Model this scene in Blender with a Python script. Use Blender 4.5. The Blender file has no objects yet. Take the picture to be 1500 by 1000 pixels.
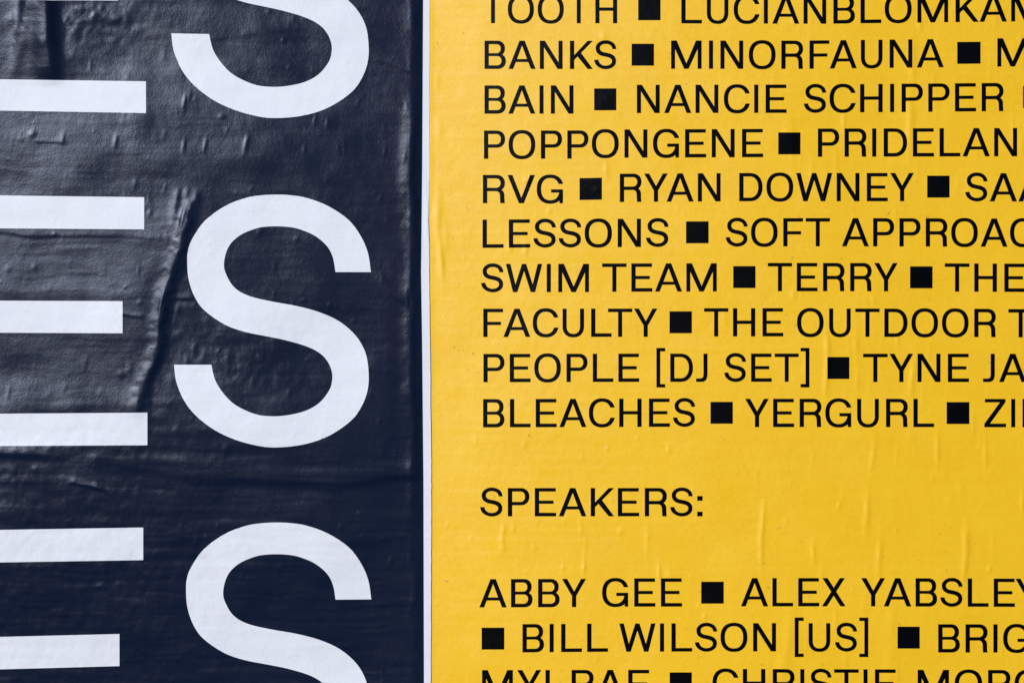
import bpy, math
import numpy as np
from mathutils import Vector
from mathutils.geometry import delaunay_2d_cdt

C = bpy.context.scene
COL = C.collection
K = 0.0004                     # one unit of the poster layout = 0.4 mm
EYE = 1.55                     # height of the middle of the view above the pavement

# ------------------------------------------------------------------ camera
FOC = 62.0
DIST = 1500 * K * FOC / 36.0
cam_d = bpy.data.cameras.new('camera')
cam = bpy.data.objects.new('camera', cam_d)
COL.objects.link(cam)
cam.location = (0, -DIST, EYE)
cam.rotation_euler = (math.radians(90), 0, 0)
cam_d.lens = FOC
cam_d.sensor_width = 36
cam_d.clip_start = 0.02
cam_d.clip_end = 500
C.camera = cam

# ------------------------------------------------------------------ sky + sun
SUN_AZ = 30.0                  # degrees to the left of the wall's own normal
SUN_EL = 19.0
az, el = math.radians(SUN_AZ), math.radians(SUN_EL)
sdir = Vector((-math.sin(az) * math.cos(el), -math.cos(az) * math.cos(el), math.sin(el)))
w = bpy.data.worlds.new("World")
C.world = w
w.use_nodes = True
nt = w.node_tree
bg = nt.nodes['Background']
sky = nt.nodes.new('ShaderNodeTexSky')
sky.sky_type = 'NISHITA'
sky.sun_disc = False
sky.sun_elevation = el
sky.sun_rotation = math.atan2(sdir.x, sdir.y)
sky.air_density = 1.0
sky.dust_density = 0.6
nt.links.new(sky.outputs[0], bg.inputs[0])
bg.inputs[1].default_value = 0.05
sun_d = bpy.data.lights.new('sun', 'SUN')
sun_d.energy = 5.0
sun_d.angle = math.radians(0.6)
sun_d.color = (1.0, 0.975, 0.94)
sun = bpy.data.objects.new('sun', sun_d)
COL.objects.link(sun)
sun.rotation_euler = sdir.to_track_quat('Z', 'Y').to_euler()
C.view_settings.view_transform = 'Standard'
C.view_settings.look = 'None'
C.view_settings.gamma = 1
C.view_settings.exposure = -0.53
C.view_settings.use_curve_mapping = False

# ------------------------------------------------------------------ noise helpers (numpy)
def _hash(ix, iy, seed):
    n = (ix.astype(np.int64) * 374761393 + iy.astype(np.int64) * 668265263 + seed * 974634777) & 0xFFFFFFFF
    n = ((n ^ (n >> 13)) * 1274126177) & 0xFFFFFFFF
    n = n ^ (n >> 16)
    return (n & 0xFFFF) / 32767.5 - 1.0

def vn(x, y, seed):
    x = np.asarray(x, float); y = np.asarray(y, float)
    ix = np.floor(x); iy = np.floor(y)
    fx = x - ix; fy = y - iy
    fx = fx**3 * (fx * (fx * 6 - 15) + 10); fy = fy**3 * (fy * (fy * 6 - 15) + 10)
    a = _hash(ix, iy, seed); b = _hash(ix + 1, iy, seed)
    c = _hash(ix, iy + 1, seed); d = _hash(ix + 1, iy + 1, seed)
    return (a * (1 - fx) + b * fx) * (1 - fy) + (c * (1 - fx) + d * fx) * fy

def sst(a, b, x):
    t = np.clip((np.asarray(x, float) - a) / (b - a), 0, 1)
    return t * t * (3 - 2 * t)

def vridge(x, y, path, amps, sl, sr):
    """ridge running down the sheet: path = [(y, x)], amps = [(y, height)]; sl/sr widths left/right"""
    py, px = zip(*path); ay, aa = zip(*amps)
    d = x - np.interp(y, py, px)
    A = np.interp(y, ay, aa, left=0, right=0)
    return A * np.where(d < 0, np.exp(-(d / sl)**2), np.exp(-(d / sr)**2))

def hridge(x, y, path, amps, su, sd):
    px, py = zip(*path); ax, aa = zip(*amps)
    d = y - np.interp(x, px, py)
    A = np.interp(x, ax, aa, left=0, right=0)
    return A * np.where(d < 0, np.exp(-(d / su)**2), np.exp(-(d / sd)**2))

def bump(x, y, cx, cy, sx, sy, a, lean=0.0):
    dx = x - cx - lean * (y - cy)
    return a * np.exp(-(dx / sx)**2 - ((y - cy) / sy)**2)

rng = np.random.RandomState(11)
# short upright puckers the paste brush left in the dark sheet: x, y, half width, half height, height
D_BUMPS = [(171, 209, 3, 9, 1.3), (272, 150, 3, 12, 1.3), (279, 142, 3, 9, .8), (271, 214, 2.6, 9, 1.3), (302, 214, 2.6, 10, 1.1),
           (361, 216, 3.5, 11, 1.3), (364, 206, 4, 7, .7), (49, 197, 5, 5, 1.5), (94, 203, 3, 9, 1.0), (447, 219, 2.4, 7, .6),
           (480, 182, 2.4, 7, .8), (462, 178, 3, 8, .8), (564, 222, 2.5, 10, .6), (81, 344, 2.5, 3, 1.0), (222, 312, 3, 5, .9),
           (186, 421, 3, 3, 1.0), (208, 443, 4, 4, 1.0), (262, 455, 4, 10, .8), (372, 558, 4, 8, 1.2), (425, 574, 4, 5, .9),
           (381, 341, 4, 6, 1.1), (446, 440, 4, 3, .9), (484, 446, 3, 4, .8), (518, 471, 3, 4, .7), (556, 617, 3, 6, .9),
           (286, 512, 4, 10, 1.0), (300, 520, 4, 8, .8), (320, 516, 4, 10, .8), (275, 527, 4, 7, .8), (337, 523, 5, 10, 1.0),
           (333, 655, 6, 9, 1.3), (290, 705, 6, 5, .8), (573, 820, 3, 6, 1.0), (563, 788, 3, 3, .9), (532, 783, 3, 3, .7),
           (500, 770, 3, 7, .8), (430, 820, 4, 8, 1.0), (410, 830, 5, 6, .7), (148, 857, 7, 4, 1.2), (290, 790, 3, 10, 1.0),
           (285, 796, 4, 9, .7), (196, 888, 4, 6, .8), (345, 800, 4, 9, .8), (18, 30, 8, 9, 1.8), (30, 48, 6, 6, 1.0), (110, 48, 8, 10, 1.8),
           (140, 24, 5, 7, 1.2), (172, 30, 9, 6, 1.5), (205, 44, 9, 6, 1.2), (150, 15, 4, 5, .9), (120, 16, 5, 6, 1.0), (440, 20, 5, 3, .8),
           (115, 54, 4, 5, .8), (416, 60, 3, 4, 1.0), (424, 100, 3, 4, .7), (182, 180, 4, 6, .5), (326, 172, 5, 4, .9), (180, 547, 6, 5, 1.0),
           (192, 540, 5, 8, 1.0), (15, 575, 3, 9, .9), (250, 590, 5, 5, .8), (220, 588, 3, 3, .7), (75, 575, 5, 6, .7), (275, 285, 5, 9, 1.3),
           (290, 292, 4, 6, .8), (262, 288, 4, 9, .8), (200, 270, 4, 8, .9), (52, 391, 4, 5, .8), (12, 395, 5, 6, .7)]
D_RAND = []
for i in range(240):
    D_RAND.append((rng.uniform(-60, 600), rng.uniform(-30, 1030), rng.uniform(1.8, 4.2), rng.uniform(2.5, 8), rng.uniform(.12, .55), rng.uniform(-.4, .1)))

def sparse(x, y, lst):
    """add many small bumps, each evaluated only near its centre"""
    out = np.zeros(np.shape(x))
    flat = out.reshape(-1); fx = np.asarray(x, float).reshape(-1); fy = np.asarray(y, float).reshape(-1)
    order = np.argsort(fy, kind='stable'); sy_ = fy[order]
    for b in lst:
        cx, cy, sx, sy, a = b[:5]
        lean = b[5] if len(b) > 5 else -0.15
        i0 = np.searchsorted(sy_, cy - 3 * sy); i1 = np.searchsorted(sy_, cy + 3 * sy)
        idx = order[i0:i1]
        idx = idx[np.abs(fx[idx] - cx) < 3 * sx + 3 * abs(lean) * sy]
        if len(idx):
            flat[idx] += bump(fx[idx], fy[idx], cx, cy, sx, sy, a, lean)
    return flat.reshape(np.shape(x))

SWELL = 9.0
RELIEF = .72
CREASE = [(270, 292), (300, 283), (330, 274), (345, 270), (390, 259), (420, 247), (450, 241), (475, 236), (500, 235), (528, 228), (550, 218), (575, 210), (606, 203), (640, 200)]
def h_dark(x, y):
    x = np.asarray(x, float); y = np.asarray(y, float)
    wx = x + 3 * vn(x / 40, y / 40, 5); wy = y + 3 * vn(x / 45, y / 35, 6)
    h = np.full(x.shape, 5.0)
    free = 1 - .9 * sst(470, 600, x)
    # broad swell of the sheet: lifts off the wall towards the long crease, leans back below the crosswise fold
    cx = np.interp(y, *zip(*CREASE))
    t = np.clip((x - (cx - 330)) / 330.0, 0, 1)
    A = np.interp(y, [285, 330, 420, 540, 590, 612], [0, 1.6, 2.4, 2.6, 1.6, 0])
    h += A * t**1.3 * (1 - sst(-2, 19, x - cx - 3.0 * vn(x / 16, y / 13, 31) - 2 * vn(x / 9, y / 6, 32)))
    up = sst(60, 260, y) * (1 - sst(600, 720, y))
    h += SWELL * up * np.exp(-((x - 282) / np.where(x < 282, 185.0, 240.0))**2)
    h += free * (-12.0 * sst(690, 1100, y) + 9.0 * sst(500, 705, y) * (1 - sst(690, 1040, y)) + 5 * sst(150, -90, y))
    # the fold that crosses the sheet and its neighbours
    h += hridge(wx, wy, [(0, 668), (60, 664), (120, 661), (190, 678), (300, 696), (400, 702), (500, 706), (560, 698), (620, 691)],
                [(-60, .9), (130, .9), (200, .9), (300, 1.8), (400, 2.6), (520, 2.8), (600, 3.0), (640, 1)], 26, 9)
    h += hridge(wx, wy, [(-60, 664), (60, 663), (125, 658)], [(-60, 2.0), (60, 2.0), (125, .3)], 14, 7)
    h += hridge(wx, wy, [(100, 706), (110, 705), (150, 715), (160, 722)], [(100, 0), (112, 1.5), (150, 1.2), (165, 0)], 6, 3)
    h += hridge(wx, wy, [(0, 341), (60, 343), (150, 347), (262, 350)], [(-60, .7), (80, .6), (200, .5), (262, .2)], 8, 3)
    h += hridge(wx, wy, [(-60, 430), (250, 432)], [(-60, 1.6), (120, 1.4), (235, .8), (260, 0)], 15, 34)
    h += hridge(wx, wy, [(-60, 600), (210, 603)], [(-60, 2.6), (205, 1.8), (225, 0)], 30, 34)
    h += hridge(wx, wy, [(178, 461), (215, 466)], [(178, 0), (182, .9), (210, .8), (218, 0)], 5, 2.4)
    h += hridge(wx, wy, [(240, 440), (285, 438)], [(240, 0), (255, .9), (280, .9), (292, 0)], 5, 2.4)
    h += hridge(wx, wy, [(50, 208), (95, 212)], [(46, 0), (56, .55), (88, .5), (100, 0)], 5, 2.2)
    h += hridge(wx, wy, [(300, 62), (360, 52), (440, 40)], [(300, .3), (360, .5), (440, .1)], 10, 5)
    h += hridge(wx, wy, [(120, 520), (260, 524), (400, 545), (620, 538)], [(120, 0), (260, .1), (500, .35), (600, .5), (620, 0)], 10, 5)
    h += hridge(wx, wy, [(540, 84), (580, 96), (612, 112)], [(536, 0), (560, .8), (612, 1.2)], 12, 4)
    h += hridge(wx, wy, [(540, 392), (570, 426), (600, 445)], [(536, 0), (560, 1.0), (600, 1.2)], 14, 6)
    # long crease with its sharp drop to the right
    h += vridge(x + 2.6 * vn(x / 20, y / 15, 33) + 1.2 * vn(x / 9, y / 6, 34), y, CREASE, [(275, 0), (300, 2.5), (325, 3.6), (345, 3.0), (400, 3.2), (440, 4.0), (480, 4.0), (530, 3.4), (575, 2.8), (604, 1.3), (612, 0)], 12, 8.5)
    h += vridge(x, y, [(300, 275), (352, 262)], [(300, 0), (325, 1.1), (350, 0)], 2.5, 2.5)
    h += vridge(x, y, [(410, 247), (450, 238), (470, 235)], [(410, 0), (440, 1.3), (470, 0)], 2.5, 2.0)
    h += vridge(x, y, [(275, 262), (330, 255)], [(272, 0), (300, 1.6), (340, 0)], 6, 6)
    # deep fold at the top left
    h += vridge(x, y, [(-40, 70), (0, 71), (60, 72), (118, 77), (160, 80)], [(-40, 15), (0, 15), (60, 13), (100, 9), (117, 3), (128, 0)], 26, 12)
    h += vridge(x, y, [(-40, 46), (0, 43), (60, 34), (110, 22)], [(-40, 5), (0, 4.5), (60, 3.0), (125, 0)], 10, 12)
    # the pasted right-hand margin
    am = [(-40, 2.4), (40, 2.2), (90, .8), (140, .9), (170, 3.2), (215, 3.8), (260, 3.4), (330, 3.2), (400, 2.6), (440, 3.6), (490, 3.2), (540, 2.2), (575, 3.0), (640, 2.0), (690, .9), (800, .5), (880, 2.0), (920, 1.6), (1040, .8)]
    h += vridge(x + 3.5 * vn(y / 30, x / 30, 61) + 1.6 * vn(y / 11, x / 14, 62), y, [(-40, 609), (60, 611), (120, 616), (170, 606), (240, 603), (310, 605), (380, 607), (420, 604), (480, 604), (560, 607), (640, 606), (760, 614), (900, 616), (1040, 616)], am, 14, 6.5)
    h += vridge(x, y, [(-40, 613), (1040, 616)], [(150, 0), (260, .8), (420, .8), (600, 1.2), (700, 0)], 3, 2)
    h += vridge(x, y, [(-40, 573), (500, 567), (1040, 560)], [(330, 0), (400, 1.2), (500, 1.7), (650, 1.5), (700, 0)], 34, 22)
    # brush drags, lumps, grit
    h = 5 + (h - 5) * RELIEF
    low = sst(560, 700, y)
    h += (0.10 + 0.13 * low) * vn(x / 120, wy / 10.5, 12) * (1 - .6 * sst(560, 620, x))
    h += (0.05 + 0.06 * low) * vn(x / 60, wy / 5, 13)
    h += free * 1.3 * vn(x / 95, y / 70, 14) + free * .40 * vn(x / 34, y / 30, 15)
    lump = .22 + .75 * np.exp(-((x - 350) / 110)**2 - ((y - 520) / 60)**2) + .8 * np.exp(-((x - 130) / 90)**2 - ((y - 35) / 40)**2) + .55 * sst(560, 660, y) * (1 - sst(150, 450, x))
    h += lump * (.34 * vn(wx / 11, wy / 13, 16) + .13 * vn(wx / 5.5, wy / 7, 17))
    h += .03 * vn(x / 3.1, y / 3.1, 18)
    h += sparse(x, y, D_BUMPS) * .48 + sparse(x, y, D_RAND) * .6
    h = np.where(x > 560, np.maximum(h, 3.2), h)
    # the cut edge curls up a little below the middle
    e = sst(590, 606, x) * (1 - sst(618, 622, x))
    h += e * (.35 * vn(x / 8, y / 30, 81) + .08 * vn(x / 5, y / 12, 82))
    e = sst(600, 622, x)
    h = h * (1 - e) + e * (np.interp(y, [0, 290, 350, 420, 600, 1000], [2.25, 2.25, 3.2, 3.5, 3.7, 3.6]) + .12 * vn(y / 25, 0 * y, 52))
    h += vridge(x, y, [(240, 622), (300, 626), (400, 627)], [(240, 0), (300, .5), (345, .6), (360, .2), (400, 0)], 4, 2)
    return h

# puckers in the yellow sheet: x, y, half width, half height, height, lean
Y_BUMPS = [(641, 318, 5, 34, 1.5, -.02), (646, 380, 3.2, 26, 1.5, .06), (652, 345, 4, 22, .7, 0), (1334, 88, 4, 26, 1.4, 0), (1331, 172, 4.5, 30, 1.3, 0), (1329, 205, 4, 16, .8, 0),
           (1233, 178, 2.6, 13, 1.0, 0), (1152, 196, 6, 22, .8, 0), (1158, 230, 4, 20, .6, 0), (1209, 512, 3.6, 24, 1.3, .05), (1207, 556, 3.2, 20, 1.2, -.05),
           (1251, 505, 4, 24, .8, 0), (1253, 556, 3, 16, .7, 0), (1334, 552, 3.4, 22, 1.5, -.12), (1312, 496, 2, 9, .8, 0), (1115, 762, 2.6, 26, 1.2, -.05),
           (1112, 800, 3, 28, .9, .02), (1188, 806, 2.6, 16, 1.1, .06), (1267, 748, 3.6, 26, 1.3, -.05), (1285, 812, 3.2, 22, 1.2, -.05), (1285, 850, 4, 20, .4, 0),
           (1413, 792, 4, 20, 1.7, 0), (1411, 830, 3.5, 22, 1.3, -.1), (1448, 832, 2, 4, 1.2, 0), (1152, 930, 6, 36, 1.2, -.08), (1143, 975, 7, 14, 1.1, 0),
           (1304, 905, 6, 28, .9, 0), (1302, 970, 8, 26, .9, 0), (1221, 905, 2, 14, .6, 0), (964, 835, 2.4, 12, 1.1, 0), (980, 840, 4, 8, .9, .3), (855, 822, 2, 30, .6, -.05),
           (737, 776, 2.6, 7, 1.2, 0), (735, 790, 3, 6, 1.3, 0), (737, 801, 3.6, 6, 1.3, 0), (752, 772, 2, 5, .8, 0), (782, 800, 2.4, 5, .5, 0), (824, 829, 2, 3, 1.0, 0),
           (908, 776, 4, 5, .9, 0), (850, 770, 3, 14, .5, 0), (855, 829, 2, 3, .8, 0), (947, 790, 3, 20, .6, 0), (883, 56, 4, 8, .6, 0), (768, 650, 3, 5, .6, 0),
           (1030, 900, 2, 4, 1.0, 0), (1276, 665, 3, 22, .9, -.1), (1371, 658, 2.6, 22, 1.0, 0), (1442, 665, 2.6, 18, .9, 0), (1330, 640, 4, 14, .5, 0), (1424, 620, 2, 18, .5, 0),
           (1159, 433, 3, 6, .9, 0), (1277, 440, 3, 5, .9, .3), (1226, 739, 2, 4, 1.0, 0), (978, 656, 2, 5, .8, 0), (889, 655, 2, 3, .8, 0), (747, 362, 2.4, 6, .8, 0),
           (770, 365, 2.4, 8, .8, 0), (804, 310, 2, 3, .9, 0), (771, 265, 3, 3, .9, 0), (873, 279, 3, 3.4, .5, 0), (887, 250, 2.4, 10, .6, 0), (1160, 34, 3, 5, .8, 0),
           (1345, 38, 2.4, 8, .8, 0), (1364, 126, 3, 7, .7, 0), (1059, 467, 4, 14, .6, 0), (966, 341, 6, 2.4, .8, 0), (1380, 690, 5, 18, .5, 0), (1405, 715, 5, 14, .6, .1), (1390, 730, 5, 14, .4, 0),
           (1497, 735, 2, 14, 1.0, 0), (1262, 890, 4, 20, .4, 0), (1140, 700, 3, 16, .3, 0), (643, 190, 4, 14, .6, 0), (640, 120, 3, 10, .4, 0)]
for i in range(420):
    xx = rng.uniform(635, 1540); yy = rng.uniform(-30, 1030)
    lw = .25 if yy < 640 else .5
    if xx > 1100 and rng.rand() < .5:
        Y_BUMPS.append((xx, yy, rng.uniform(1.8, 3.4), rng.uniform(8, 22), rng.uniform(.1, .45), rng.uniform(-.1, .05)))
    else:
        Y_BUMPS.append((xx, yy, rng.uniform(1.2, 2.6), rng.uniform(1.5, 4.5), rng.uniform(.1, lw), rng.uniform(-.3, .3)))
def h_yellow(x, y):
    x = np.asarray(x, float); y = np.asarray(y, float)
    h = np.full(x.shape, 1.2)
    h += sst(625, 720, x) * 1.1 * vn(x / 190, y / 150, 41) + sst(625, 680, x) * .35 * vn(x / 60, y / 48, 42) + .10 * vn(x / 17, y / 19, 43)
    h += .07 * vn(x / 8, y / 9, 46)
    h += sst(625, 680, x) * .08 * vn(x / 140, y / 7, 44) + .03 * vn(x / 60, y / 3.5, 47)
    h += .028 * vn(x / 2.9, y / 2.9, 45)
    h += 17 * np.sin(math.pi * np.clip((x - 637) / 860, 0, 1.25)) * (1 - .5 * sst(1500, 1730, x))
    h += sparse(x, y, [(a, b, c * 1.25, d * 1.1, e, f) for a, b, c, d, e, f in Y_BUMPS]) * .85
    return h + .6

# ------------------------------------------------------------------ materials
def mat(name):
    m = bpy.data.materials.new(name)
    m.use_nodes = True
    return m, m.node_tree, m.node_tree.nodes['Principled BSDF']

def noise(nt, co, scale, detail=2.0, rough=.5, vec_scale=None):
    n = nt.nodes.new('ShaderNodeTexNoise')
    n.inputs['Scale'].default_value = scale
    n.inputs['Detail'].default_value = detail
    n.inputs['Roughness'].default_value = rough
    if vec_scale:
        mp = nt.nodes.new('ShaderNodeMapping')
        mp.inputs['Scale'].default_value = vec_scale
        nt.links.new(co, mp.inputs[0]); nt.links.new(mp.outputs[0], n.inputs[0])
    else:
        nt.links.new(co, n.inputs[0])
    return n.outputs['Fac']

def ramp(nt, fac, stops):
    r = nt.nodes.new('ShaderNodeValToRGB')
    while len(r.color_ramp.elements) < len(stops):
        r.color_ramp.elements.new(.5)
    for e, (p, c) in zip(r.color_ramp.elements, stops):
        e.position = p; e.color = (*c, 1) if len(c) == 3 else c
    nt.links.new(fac, r.inputs[0])
    return r.outputs[0]

def mrange(nt, v, a, b, c, d):
    n = nt.nodes.new('ShaderNodeMapRange')
    for i, k in enumerate((a, b, c, d)): n.inputs[i + 1].default_value = k
    nt.links.new(v, n.inputs[0])
    return n.outputs[0]

def mixc(nt, fac, a, b, mode='MIX'):
    n = nt.nodes.new('ShaderNodeMix'); n.data_type = 'RGBA'; n.blend_type = mode
    for s, v in ((n.inputs[0], fac), (n.inputs[6], a), (n.inputs[7], b)):
        if hasattr(v, 'links') or isinstance(v, bpy.types.NodeSocket): nt.links.new(v, s)
        elif isinstance(v, (int, float)): s.default_value = v
        else: s.default_value = (*v, 1)
    return n.outputs[2]

def add_bump(nt, bs, heights):
    prev = None
    for fac, strength, dist in heights:
        b = nt.nodes.new('ShaderNodeBump')
        b.inputs['Strength'].default_value = strength
        b.inputs['Distance'].default_value = dist
        nt.links.new(fac, b.inputs['Height'])
        if prev: nt.links.new(prev, b.inputs['Normal'])
        prev = b.outputs[0]
    nt.links.new(prev, bs.inputs['Normal'])

def paper(name, c0, c1, rough, spec, grain, fibre, streaks=False, specks=False):
    m, nt, bs = mat(name)
    co = nt.nodes.new('ShaderNodeTexCoord').outputs['Object']
    big = noise(nt, co, 28, 4, .6)
    fine = noise(nt, co, 900, 3, .65)
    col = ramp(nt, big, [(.3, c0), (.7, c1)])
    col = mixc(nt, .12, col, ramp(nt, fine, [(.3, tuple(v * .55 for v in c0)), (.7, tuple(min(1, v * 1.35) for v in c1))]))
    if streaks:      # faint pale ink bands the printer left across the sheet
        s1 = noise(nt, co, 1.0, 3, .7, (1.2, 1, 430))
        s2 = noise(nt, co, 1.0, 1, .5, (3.0, 1, 26))
        a = mrange(nt, s1, .60, .78, 0, 1)
        b = mrange(nt, s2, .50, .66, 0, .30)
        mul = nt.nodes.new('ShaderNodeMath'); mul.operation = 'MULTIPLY'
        nt.links.new(a, mul.inputs[0]); nt.links.new(b, mul.inputs[1])
        col = mixc(nt, mul.outputs[0], col, (min(1, c1[0] * 1.04), c1[1] * 1.18, c1[2] * 3 + .03))
    if specks:
        v = noise(nt, co, 330, 1, .4)
        v2 = noise(nt, co, 9, 2, .5)
        a = mrange(nt, v, .735, .80, 0, .55)
        b = mrange(nt, v2, .42, .6, 0, 1)
        mul = nt.nodes.new('ShaderNodeMath'); mul.operation = 'MULTIPLY'
        nt.links.new(a, mul.inputs[0]); nt.links.new(b, mul.inputs[1])
        col = mixc(nt, mul.outputs[0], col, (.42, .20, .05))
    nt.links.new(col, bs.inputs['Base Color'])
    # dried paste film: a satin sheen over the ink that varies a little in patches
    bs.inputs['Roughness'].default_value = .6
    bs.inputs['Specular IOR Level'].default_value = 0.03
    r = noise(nt, co, 38, 4, .6)
    gl = nt.nodes.new('ShaderNodeBsdfAnisotropic')
    gl.distribution = 'BECKMANN'
    gl.inputs['Color'].default_value = (.70, .78, 1, 1)
    nt.links.new(mrange(nt, r, .3, .7, rough - .03, rough + .04), gl.inputs['Roughness'])
    mx = nt.nodes.new('ShaderNodeMixShader')
    pv = noise(nt, co, 60, 5, .7, (1, 1, 2.2))
    nt.links.new(mrange(nt, pv, .3, .7, spec * .75, spec * 1.25), mx.inputs[0])
    nt.links.new(bs.outputs[0], mx.inputs[1]); nt.links.new(gl.outputs[0], mx.inputs[2])
    nt.links.new(mx.outputs[0], nt.nodes['Material Output'].inputs['Surface'])
    g = noise(nt, co, 1120, 1.5, .55)
    f = noise(nt, co, 420, 3, .6)
    add_bump(nt, bs, [(f, fibre, .0003), (g, grain, .00014)])
    nt.links.new(bs.inputs['Normal'].links[0].from_socket, gl.inputs['Normal'])
    return m

M_NAVY = paper('navy_ink', (.0022, .0078, .0300), (.0036, .0100, .0335), .35, .0245, .48, .14)
M_WHITE = paper('white_paper', (.685, .75, .925), (.73, .80, .965), .5, .02, .12, .10)
M_YELLOW = paper('yellow_ink', (.85, .512, .017), (.88, .548, .024), .45, .030, .34, .16, True, True)
M_BLACK = paper('black_ink', (.0004, .0007, .002), (.0007, .0011, .003), .37, .0065, .5, .2)
M_WALL, nt, bs = mat('cement_render')
co = nt.nodes.new('ShaderNodeTexCoord').outputs['Object']
a = noise(nt, co, 6, 6, .65); b = noise(nt, co, 220, 4, .7)
nt.links.new(ramp(nt, a, [(.3, (.22, .21, .20)), (.7, (.34, .33, .31))]), bs.inputs['Base Color'])
bs.inputs['Roughness'].default_value = .9
add_bump(nt, bs, [(a, .5, .01), (b, .6, .002)])

# ------------------------------------------------------------------ mesh helpers
def W(x, y, h):
    """layout units -> metres: x right, y down from the top of the view, h out from the wall"""
    return np.stack([(x - 750) * K, -np.asarray(h) * K, EYE + (500 - y) * K], -1)

def link(name, me, m, parent=None):
    if m: me.materials.append(m)
    o = bpy.data.objects.new(name, me)
    COL.objects.link(o)
    if parent: o.parent = parent
    return o

def mesh_from(name, v, faces_flat, sizes, smooth=True):
    me = bpy.data.meshes.new(name)
    me.vertices.add(len(v)); me.vertices.foreach_set('co', np.asarray(v, np.float32).ravel())
    me.loops.add(len(faces_flat)); me.loops.foreach_set('vertex_index', np.asarray(faces_flat, np.int32))
    me.polygons.add(len(sizes))
    st = np.concatenate([[0], np.cumsum(sizes)[:-1]]).astype(np.int32)
    me.polygons.foreach_set('loop_start', st)
    me.update(calc_edges=True)
    me.validate()
    if smooth: me.polygons.foreach_set('use_smooth', np.ones(len(sizes), bool))
    return me

def grid_sheet(name, xs, ys, hf, m, parent, warp=None, skirt=(1, 1, 1, 1), depth=None):
    X, Y = np.meshgrid(xs, ys)
    if warp: X = warp(X, Y)
    H = hf(X, Y)
    ny, nx = X.shape
    v = W(X, Y, H).reshape(-1, 3)
    i = np.arange(ny * nx).reshape(ny, nx)
    q = np.stack([i[:-1, :-1], i[1:, :-1], i[1:, 1:], i[:-1, 1:]], -1).reshape(-1, 4)
    quads = [q]; vv = [v]; base = len(v)
    d = depth if depth else 1.0
    for k, line in enumerate((i[:, 0], i[:, -1][::-1], i[0, :][::-1], i[-1, :])):     # left, right, top, bottom cut edges
        if not skirt[k]: continue
        lv = v[line].copy()
        lv2 = lv.copy(); lv2[:, 1] += d * K
        n = len(line)
        vv += [lv, lv2]
        a = base + np.arange(n); b2 = a + n; base += 2 * n
        quads.append(np.stack([a[:-1], b2[:-1], b2[1:], a[1:]], -1))
    q = np.concatenate(quads); v = np.concatenate(vv)
    me = mesh_from(name, v, q.ravel(), np.full(len(q), 4))
    return link(name, me, m, parent)

# ------------------------------------------------------------------ letter shapes: unit = 1/156 cap height
Hc, SW, T = 156.0, 24.0, 19.5
def R(x0, y0, x1, y1): return [(x0, y0), (x1, y0), (x1, y1), (x0, y1)]
def SE(cx, cy, rx, ry, n=2.25, a0=0, a1=360, k=44):
    out = []
    steps = max(4, int(k * abs(a1 - a0) / 360))
    for j in range(steps + (0 if abs(a1 - a0) == 360 else 1)):
        t = math.radians(a0 + (a1 - a0) * j / steps)
        c, s = math.cos(t), math.sin(t)
        out.append((cx + rx * math.copysign(abs(c)**(2 / n), c), cy + ry * math.copysign(abs(s)**(2 / n), s)))
    return out
def bowl(x0, xm, xr, y0, y1, n=2.2):
    return [(x0, y0)] + SE(xm, (y0 + y1) / 2, xr - xm, (y1 - y0) / 2, n, -90, 90, 40) + [(x0, y1)]

# outline of the big S, in layout units, clockwise from its upper terminal
S_PTS = [[(543.3, 398.5), (538.8, 370), (528, 345), (510, 321.5), (480, 301.5), (450, 290.2), (428, 286.3), (406.5, 285.1), (382, 286.2), (360, 290), (330, 301.6), (300, 323.5),
          (282, 349), (275.5, 366), (274.2, 384), (276.3, 409), (285, 434.5), (300, 455), (330, 475.6), (360, 486.2), (390, 492.3), (420, 498.6), (450, 507.5), (469, 517.5),
          (480, 529.5), (485.8, 543), (486.6, 556), (482.5, 571), (468, 589.5), (447, 601.6), (420, 608), (396, 609.3), (373, 606), (345, 593), (327, 575.5), (315, 556), (309.6, 534)],
         [(309.6, 534), (255, 534)],
         [(255, 534), (258.3, 559), (270, 587), (288, 609.5), (315, 630), (345, 643.8), (375, 652), (400, 655), (435, 652.4), (468, 644), (495, 630.3), (519, 611), (533, 588),
          (539.3, 566), (539.8, 543), (535.5, 517), (522, 492.5), (498, 471.2), (468, 457.2), (435, 448.2), (399, 441.6), (366, 433.8), (345, 422.5), (333, 405.5), (328, 387),
          (334.5, 362), (351, 345), (375, 334.6), (392, 331.9), (409.5, 331.6), (427, 333), (442.5, 337), (462, 345.8), (479, 360.5), (487.6, 377), (491.4, 398.5)]]
def catmull(p, n=3):
    out = []
    for i in range(len(p) - 1):
        p0 = p[max(i - 1, 0)]; p1 = p[i]; p2 = p[i + 1]; p3 = p[min(i + 2, len(p) - 1)]
        for j in range(n):
            t = j / n
            out.append(tuple(.5 * (2 * b + (c - a) * t + (2 * a - 5 * b + 4 * c - d) * t * t + (3 * b - a - 3 * c + d) * t**3) for a, b, c, d in zip(p0, p1, p2, p3)))
    return out + [p[-1]]
def s_outline(n):
    o = catmull(S_PTS[0], n)[:-1] + [S_PTS[1][0]] + catmull(S_PTS[2], n)
    return o
S_SMALL = [((x - 255) / 288.3 * 122, (652.5 - y) / 367.5 * 159) for x, y in s_outline(1)]

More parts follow.
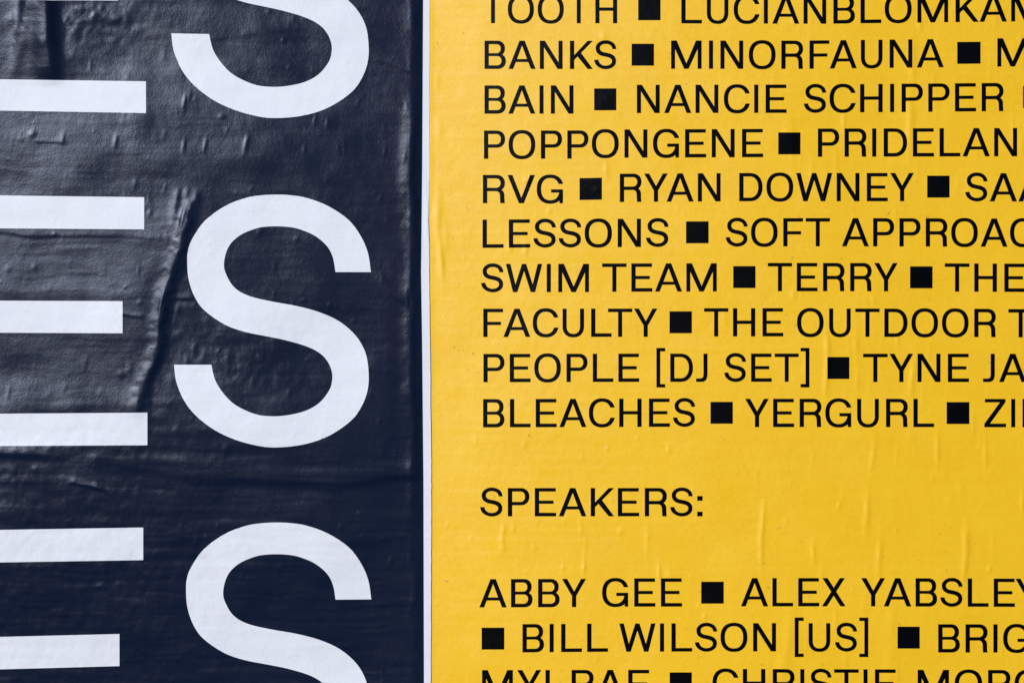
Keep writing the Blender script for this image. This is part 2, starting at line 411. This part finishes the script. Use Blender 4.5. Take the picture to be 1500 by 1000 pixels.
OV = 2.6
def ring(wd, rx_in=SW, n=2.3):
    return [(1, SE(wd / 2, Hc / 2, wd / 2, Hc / 2 + OV, n)), (0, SE(wd / 2, Hc / 2, wd / 2 - rx_in, Hc / 2 + OV - T, n))]
G = {}
G['I'] = (23, [(1, R(0, 0, 23, 156))])
G['L'] = (114, [(1, R(0, 0, SW, 156)), (1, R(0, 0, 114, 20))])
G['E'] = (116, [(1, R(0, 0, SW, 156)), (1, R(0, 0, 116, 20)), (1, R(0, 69, 102, 87)), (1, R(0, 136.5, 114, 156))])
G['F'] = (110, [(1, R(0, 0, SW, 156)), (1, R(0, 66, 99, 84)), (1, R(0, 136.5, 110, 156))])
G['H'] = (124, [(1, R(0, 0, SW, 156)), (1, R(100, 0, 124, 156)), (1, R(0, 69, 124, 87.5))])
G['T'] = (135, [(1, R(0, 136.5, 135, 156)), (1, R(56, 0, 79, 156))])
G['N'] = (126, [(1, R(0, 0, 23, 156)), (1, R(103, 0, 126, 156)), (1, [(0, 156), (28, 156), (126, 0), (98, 0)])])
G['M'] = (168, [(1, R(0, 0, 22, 156)), (1, R(146, 0, 168, 156)), (1, [(0, 156), (31, 156), (97, 0), (72, 0)]), (1, [(168, 156), (137, 156), (71, 0), (96, 0)])])
G['V'] = (150, [(1, [(0, 156), (27, 156), (75.5, 30), (123, 156), (150, 156), (89, 0), (62, 0)])])
ka = 61 / 156.
G['A'] = (150, [(1, [(0, 0), (61, 156), (90, 156), (150, 0)]), (0, [(26 + 55 * ka, 55), (124 - 55 * ka, 55), (75.3, 129)]), (0, [(26, 0), (26 + 38 * ka, 38), (124 - 38 * ka, 38), (124, 0)])])
G['W'] = (199, [(1, [(0, 156), (25, 156), (63, 0), (39, 0)]), (1, [(88, 156), (112, 156), (63, 0), (39, 0)]), (1, [(87, 156), (111, 156), (160, 0), (136, 0)]), (1, [(174, 156), (199, 156), (160, 0), (136, 0)])])
G['X'] = (131, [(1, [(0, 0), (28, 0), (127, 156), (99, 156)]), (1, [(3, 156), (32, 156), (131, 0), (102, 0)])])
G['Y'] = (131, [(1, [(0, 156), (28, 156), (66, 87), (104, 156), (131, 156), (77.5, 62), (77.5, 0), (54, 0), (54, 62)])])
G['K'] = (126, [(1, R(0, 0, SW, 156)), (1, [(20, 46), (20, 73), (98, 156), (127, 156)]), (1, [(36, 76), (58, 94), (127, 0), (98, 0)])])
G['Z'] = (121, [(1, R(3, 137, 118, 156)), (1, R(0, 0, 121, 20)), (1, [(0, 19), (31, 19), (118, 138), (87, 138)])])
G['D'] = (129, [(1, bowl(0, 60, 129, 0, 156)), (0, bowl(SW, 58, 105, 20, 136.5))])
G['P'] = (117, [(1, bowl(0, 70, 117, 61, 156)), (0, bowl(SW, 68, 93, 80, 136.5)), (1, R(0, 0, SW, 80))])
G['B'] = (118, [(1, bowl(0, 72, 118, 0, 86)), (1, bowl(0, 70, 113, 70, 156)), (0, bowl(SW, 68, 93.5, 20, 70.5)), (0, bowl(SW, 66, 89, 87, 136.5))])
G['R'] = (120, [(1, bowl(0, 74, 120, 66, 156)), (0, bowl(SW, 71, 96, 85, 136.5)), (1, R(0, 0, SW, 84)),
                (1, [(62, 80), (88, 79), (104, 73), (113, 63), (117, 50), (117.5, 24), (119, 0), (95, 0), (93.5, 24), (93, 44), (89, 58), (79, 65.5), (62, 66.5)])])
G['O'] = (148, ring(148))
G['Q'] = G['O']
G['C'] = (138, ring(146) + [(0, [(90, 52), (150, 52), (150, 107), (90, 107)])])
G['G'] = (143, ring(147) + [(0, [(76, 60), (150, 60), (150, 107), (76, 107)]), (0, R(125, -3, 150, 62)), (1, R(78, 59, 143, 77)), (1, [(124, 0), (143, 0), (143, 62), (122, 62), (122, 40)])])
G['J'] = (65, [(1, [(65, 156), (65, 40), (62, 20), (54, 7), (42, 1), (28, 0), (0, 0), (0, 19), (22, 19), (34, 21), (40, 28), (42, 40), (42, 156)])])
G['U'] = (120, [(1, [(0, 156)] + SE(60, 60, 60, 60 + OV, 2.3, 180, 360, 44) + [(120, 156)]), (0, [(23, 156)] + SE(60, 58, 37, 58 + OV - T, 2.3, 180, 360, 40) + [(97, 156)])])
G['S'] = (122, [(1, S_SMALL)])
G['['] = (50, [(1, R(0, -31, 22, 187)), (1, R(0, 168, 50, 187)), (1, R(0, -31, 50, -12))])
G[']'] = (50, [(1, R(28, -31, 50, 187)), (1, R(0, 168, 50, 187)), (1, R(0, -31, 50, -12))])
G[':'] = (30, [(1, R(0, 0, 30, 26)), (1, R(0, 86, 30, 112))])
G['#'] = (123, [(1, R(0, 18, 123, 139))])
SB = {'A': (4, 3), 'B': (20, 10), 'C': (10, 9), 'D': (20, 11), 'E': (20, 10), 'F': (20, 8), 'G': (10, 13), 'H': (20, 20), 'I': (20, 20), 'J': (6, 19), 'K': (20, 1),
      'L': (20, 8), 'M': (20, 20), 'N': (20, 20), 'O': (10, 11), 'P': (20, 9), 'R': (20, 11), 'S': (7, 8), 'T': (6, 6), 'U': (19, 19), 'V': (3, 3), 'W': (5, 4),
      'X': (4, 4), 'Y': (3, 3), 'Z': (9, 8), '[': (22, 8), ']': (4, 22), ':': (20, 20)}
KERN = {'LT': -34, 'YA': -14, 'FA': -10, 'LY': -30, 'KA': 0, 'TY': 0, 'AV': -8, 'VG': -4, 'T]': 0, 'LW': 0}

def inpoly(px, py, poly):
    p = np.asarray(poly); n = len(p)
    ins = np.zeros(px.shape, bool)
    j = n - 1
    for i in range(n):
        xi, yi = p[i]; xj, yj = p[j]
        if yi != yj:
            c = ((yi > py) != (yj > py)) & (px < (xj - xi) * (py - yi) / (yj - yi) + xi)
            ins ^= c
        j = i
    return ins

def triangulate(shapes, step):
    """exact outline of the painted shapes, cut into a fine net so that it can follow the wrinkles"""
    pts, edges = [], []
    for _, poly in shapes:
        # split long edges so that the outline follows the paper too
        pp = []
        n = len(poly)
        for i in range(n):
            a = poly[i]; b = poly[(i + 1) % n]
            L = math.hypot(b[0] - a[0], b[1] - a[1])
            if L < 1e-6: continue
            k = max(1, int(math.ceil(L / step)))
            pp += [(a[0] + (b[0] - a[0]) * j / k, a[1] + (b[1] - a[1]) * j / k) for j in range(k)]
        s = len(pts); pts += pp
        edges += [(s + i, s + (i + 1) % len(pp)) for i in range(len(pp))]
    A = np.array(pts)
    gx = np.arange(A[:, 0].min() + step / 2, A[:, 0].max(), step)
    gy = np.arange(A[:, 1].min() + step / 2, A[:, 1].max(), step)
    X, Y = np.meshgrid(gx, gy); X = X.ravel(); Y = Y.ravel()
    inside = np.zeros(X.shape, bool)
    for s, poly in shapes: inside[inpoly(X, Y, poly)] = bool(s)
    X = X[inside]; Y = Y[inside]
    allp = [Vector(p) for p in pts] + [Vector((a, b)) for a, b in zip(X, Y)]
    v, e, f, *_ = delaunay_2d_cdt(allp, edges, [], 0, 1e-4)
    v = np.array([(p.x, p.y) for p in v]); f = np.array([t for t in f if len(t) == 3])
    c = v[f].mean(1)
    ar = np.abs(np.cross(v[f[:, 1]] - v[f[:, 0]], v[f[:, 2]] - v[f[:, 0]]))
    ins = np.zeros(len(f), bool)
    for s, poly in shapes: ins[inpoly(c[:, 0], c[:, 1], poly)] = bool(s)
    f = f[ins & (ar > 1e-5)]
    used = np.unique(f); rm = -np.ones(len(v), int); rm[used] = np.arange(len(used))
    return v[used], rm[f]

CACHE = {}
INK = 0.14                     # ink layer stands this far proud of the paper (0.05 mm)
def ink_mesh(name, P, F, hf, m, parent):
    """P in layout units (x, y down)"""
    # positions were measured on the flat photograph: where the paper stands off the wall its print sits slightly further in
    near = hf(P[:, 0], P[:, 1]) * K / DIST
    P = np.stack([P[:, 0] - near * (P[:, 0] - 750), P[:, 1] - near * (P[:, 1] - 500)], -1)
    v = W(P[:, 0], P[:, 1], hf(P[:, 0], P[:, 1]) + INK)
    a = v[F[:, 1]] - v[F[:, 0]]; b = v[F[:, 2]] - v[F[:, 0]]
    flip = np.cross(a, b)[:, 1] > 0
    F = F.copy(); F[flip] = F[flip][:, ::-1]
    return link(name, mesh_from(name, v, F.ravel(), np.full(len(F), 3)), m, parent)

def put_word(text, x0, x1, b0, b1, parent, hf, m, cap=41.4):
    pos = []; x = 0.0
    for i, ch in enumerate(text):
        lsb, rsb = SB.get(ch, (0, 0))
        if i: x += lsb + KERN.get(text[i - 1] + ch, 0)
        pos.append(x); x += G[ch][0] + rsb
    total = pos[-1] + G[text[-1]][0]
    sx = (x1 - x0) / total
    for ch, p in zip(text, pos):
        if ch not in CACHE: CACHE[ch] = triangulate(G[ch][1], 8.0)
        V, F = CACHE[ch]
        px = x0 + (V[:, 0] + p) * sx
        by = b0 + (b1 - b0) * (px - x0) / max(1, x1 - x0)
        py = by - V[:, 1] / Hc * cap
        nm = {'#': 'square_bullet', '[': 'bracket', ']': 'bracket', ':': 'colon'}.get(ch, 'letter')
        ink_mesh(nm, np.stack([px, py], -1), F, hf, m, parent)

def empty(name, loc, label, cat):
    o = bpy.data.objects.new(name, None)
    COL.objects.link(o)
    o.location = loc; o.empty_display_size = .05
    if label: o['label'] = label
    if cat: o['category'] = cat
    return o

def keep(o, parent):
    """parent without moving: children are built in world coordinates"""
    o.parent = parent
    o.matrix_parent_inverse = parent.matrix_world.inverted()

# ------------------------------------------------------------------ the wall behind
def box(name, x0, x1, y0, y1, z0, z1, m):
    v = [(x, y, z) for x in (x0, x1) for y in (y0, y1) for z in (z0, z1)]
    f = [(0, 1, 3, 2), (4, 6, 7, 5), (0, 4, 5, 1), (2, 3, 7, 6), (0, 2, 6, 4), (1, 5, 7, 3)]
    me = bpy.data.meshes.new(name); me.from_pydata(v, [], f); me.update()
    return link(name, me, m)
wall = box('wall', -3.0, 3.0, 0.006, .25, -.05, 3.2, M_WALL)
wall['kind'] = 'structure'
wall['label'] = 'grey cement rendered wall behind the two pasted posters'
wall['category'] = 'wall'

# ------------------------------------------------------------------ yellow line-up poster
def axis(segs):
    out = []
    for a, b, s in segs:
        out += list(np.arange(a, b, s))
    return np.array(out + [segs[-1][1]])
yp = empty('yellow_poster', (0, 0, 0), 'yellow pasted poster printed with small black names and square bullets, right of the white edge', 'poster')
sheet = grid_sheet('paper_sheet', axis([(585, 625, 8), (625, 1536, 1.7), (1536, 2320, 14)]), axis([(-760, -32, 14), (-32, 1034, 1.8), (1034, 1760, 14)]), h_yellow, M_YELLOW, yp)

LINES = [
 [('TOOTH', 704.7, 904.1, 34.4, 34.6), ('#', 934.8, 967.6, 34.9, 34.8), ('LUCIAN', 998, 1210.3, 34.7, 35.3), ('BLOMKAM', 1220.7, 1526.2, 35.1, 31.3)],
 [('BANKS', 709.7, 902.8, 101.3, 101.5), ('#', 925.2, 958, 101.3, 101.3), ('MINOR', 983, 1176.4, 101.1, 101.3), ('FAUNA', 1185.7, 1382.5, 101.1, 98.9), ('#', 1402.1, 1436.3, 98.7, 98.4), ('M', 1460.9, 1506, 97.9, 97.7)],
 [('BAIN', 709.7, 840.1, 166.8, 166.7), ('#', 870.3, 902.8, 166.7, 166.6), ('NANCIE', 932.9, 1152.3, 165.9, 165.6), ('SCHIPPER', 1177.5, 1470, 165.5, 163.1), ('#', 1498.6, 1531.4, 163.2, 163)],
 [('POPP', 708.9, 862, 232.8, 232.6), ('ONGENE', 866.8, 1117.9, 231.4, 230.4), ('#', 1140, 1172.5, 231.1, 231), ('PRIDELAN', 1198, 1489.9, 229.9, 229.1)],
 [('RVG', 707.3, 824.7, 297.7, 297.9), ('#', 848.9, 881.7, 297.9, 297.3), ('RYAN', 907.9, 1055.6, 296, 295.1), ('DOWNEY', 1082.8, 1338.7, 294.9, 294.9), ('#', 1358.1, 1390.9, 294.4, 294.3), ('SAA', 1413.9, 1531.7, 294.9, 295.5)],
 [('LESSONS', 706.8, 979.3, 363.1, 361.5), ('#', 1004.9, 1038, 361.2, 361.1), ('SOFT', 1063, 1215.7, 361.1, 360.9), ('APPROAC', 1233.2, 1515.8, 360.9, 361.6)],
 [('SWIM', 704.7, 862.8, 427.9, 427.8), ('TEAM', 882, 1050, 427.3, 426.9), ('#', 1074, 1106.7, 426.6, 426.6), ('TERRY', 1124.7, 1315, 426.5, 426.6), ('#', 1333, 1366, 427, 427), ('THE', 1383.8, 1502.2, 427.1, 427.6)],
 [('FACULTY', 707.9, 963, 493.5, 493.2), ('#', 980.7, 1013.5, 492.8, 492.7), ('THE', 1031.3, 1147.4, 492.7, 492.6), ('OUTDOOR', 1167.4, 1458.7, 493, 493.7), ('T', 1477, 1513, 494, 494.1)],
 [('PEOPLE', 708.1, 936.4, 559.6, 559.1), ('[DJ', 961.5, 1036.4, 559.1, 559.1), ('SET]', 1060.9, 1185.7, 559, 559), ('#', 1211.9, 1244.2, 559.6, 559.6), ('TYNE', 1264.1, 1419.4, 559.3, 559.3), ('JA', 1439.9, 1503.3, 559.3, 559.4)],
 [('BLEACHES', 707.6, 1018.3, 625.7, 624.7), ('#', 1040.7, 1073.5, 625.2, 625.1), ('YERGURL', 1091.4, 1368.3, 625.2, 625.2), ('#', 1386.6, 1419.9, 625.5, 625.5), ('ZIN', 1441.8, 1531, 625.4, 625.5)],
 [('SPEAKERS', 703.3, 1014.7, 755.8, 755.7), (':', 1021.2, 1029.2, 755.8, 755.8)],
 [('ABBY', 702.1, 858.4, 889, 888.6), ('GEE', 881.9, 999.1, 887.9, 887.8), ('#', 1027.1, 1060.2, 888.3, 888.2), ('ALEX', 1085.3, 1238.7, 887.5, 887.4), ('YABSLE', 1261.4, 1486.7, 887.4, 888.2), ('Y', 1487.5, 1522, 888.3, 888.4)],
 [('#', 705.5, 738.7, 955.5, 955.4), ('BILL', 765.3, 890.6, 954.8, 953.9), ('WILSON', 907.1, 1136.8, 953.9, 953.2), ('[US]', 1164, 1271.9, 953.3, 953.4), ('#', 1314.7, 1347.2, 953.9, 954), ('BRIG', 1374.2, 1508, 954.9, 955.1)],
 [('MYLRAE', 706.1, 951.4, 1022, 1021.6), ('#', 980.9, 1013.4, 1020.9, 1020.9), ('CHRISTIE', 1043.5, 1312.5, 1020.3, 1021), ('MORG', 1344.1, 1525, 1021.5, 1022)],
]
for row in LINES:
    ln = empty('text_line', (0, 0, 0), None, None)
    ln.parent = yp
    txt = ' '.join(wd[0].replace('#', '■') for wd in row).replace('LUCIAN BLOMKAM', 'LUCIANBLOMKAM').replace('MINOR FAUNA', 'MINORFAUNA').replace('POPP ONGENE', 'POPPONGENE').replace('YABSLE Y', 'YABSLEY').replace('SPEAKERS :', 'SPEAKERS:')
    ln['label'] = 'black line of capitals reading ' + txt
    for wd in row:
        put_word(*wd, ln, h_yellow, M_BLACK)

# ------------------------------------------------------------------ dark poster with giant white letters
dp = empty('dark_poster', (0, 0, 0), 'wrinkled glossy navy pasted poster with giant white letters E and S, on the left', 'poster')
def warp(X, Y):
    wgt = sst(560, 617, X)
    dl = np.interp(Y, [-760, 0, 250, 400, 500, 700, 1000, 1760], [0, 0, -1.4, -3, -1.4, .5, 1.3, 1.5])
    dr = np.interp(Y, [-760, 0, 250, 325, 350, 500, 700, 1000, 1760], [-.9, -.9, -1.4, -2.6, -1.2, -.2, 1.8, 1.2, 1.2]) + .45 * vn(Y / 42, 0 * Y, 71) + .2 * vn(Y / 9, 0 * Y, 72)
    t = sst(619.5, 631, X)
    return X + wgt * (dl * (1 - t) + dr * t)
ys = axis([(-760, -32, 14), (-32, 1034, 1.6), (1034, 1760, 14)])
xs_ink = axis([(-1250, -40, 14), (-40, 620, 1.6)])
xs_mar = np.array([620, 621.2, 622.5, 624, 625.5, 627, 628.5, 629.6, 630.2])
grid_sheet('printed_sheet', xs_ink, ys, h_dark, M_NAVY, dp, warp, (1, 0, 1, 1))
wb = grid_sheet('white_margin', xs_mar, ys, h_dark, M_WHITE, dp, warp, (0, 1, 1, 1), .35)
wb['label'] = 'narrow unprinted white margin down the right edge'

def big_s(tf):
    sh = [(1, [tf(x, y) for x, y in s_outline(4)])]
    V, F = triangulate(sh, 2.6)
    return ink_mesh('letter', V, F, h_dark, M_WHITE, dp)
big_s(lambda x, y: (x - 4 * (539 - x) / 284, y - 481.9 + .020 * (x - 400)))
big_s(lambda x, y: (x, y))
big_s(lambda x, y: (x + .6 - 2.4 * (543 - x) / 284, y + 479.7 - .0065 * (x - 400)))

def big_e(bars, stem):
    sh = [(1, stem)] + [(1, b) for b in bars]
    V, F = triangulate(sh, 2.6)
    ink_mesh('letter', V, F, h_dark, M_WHITE, dp)
def bar(x1, yl0, yl1, yr0, yr1, x0=-70):
    s0 = (yr0 - yl0) / x1; s1 = (yr1 - yl1) / x1
    return [(x0, yl0 + s0 * x0), (x1, yr0), (x1, yr1), (x0, yl1 + s1 * x0)]
def stem(y0, y1): return [(-70, y0), (-14, y0), (-14, y1), (-70, y1)]
big_e([bar(211, -198, -151, -194, -147), bar(173, -47.5, .2, -46, 1.2), bar(213.8, 116.4, 162.2, 119.4, 165.9)], stem(-198, 161))
big_e([bar(211.2, 286.3, 334.5, 288.9, 336), bar(179.6, 440.3, 487.2, 441, 488), bar(215.9, 605.6, 652.9, 604.1, 651.8)], stem(286, 653))
big_e([bar(209.8, 775.6, 823.2, 772.1, 819.8), bar(175, 932.1, 979.6, 927.8, 974.8), bar(214, 1093, 1140, 1089, 1136)], stem(776.5, 1140))
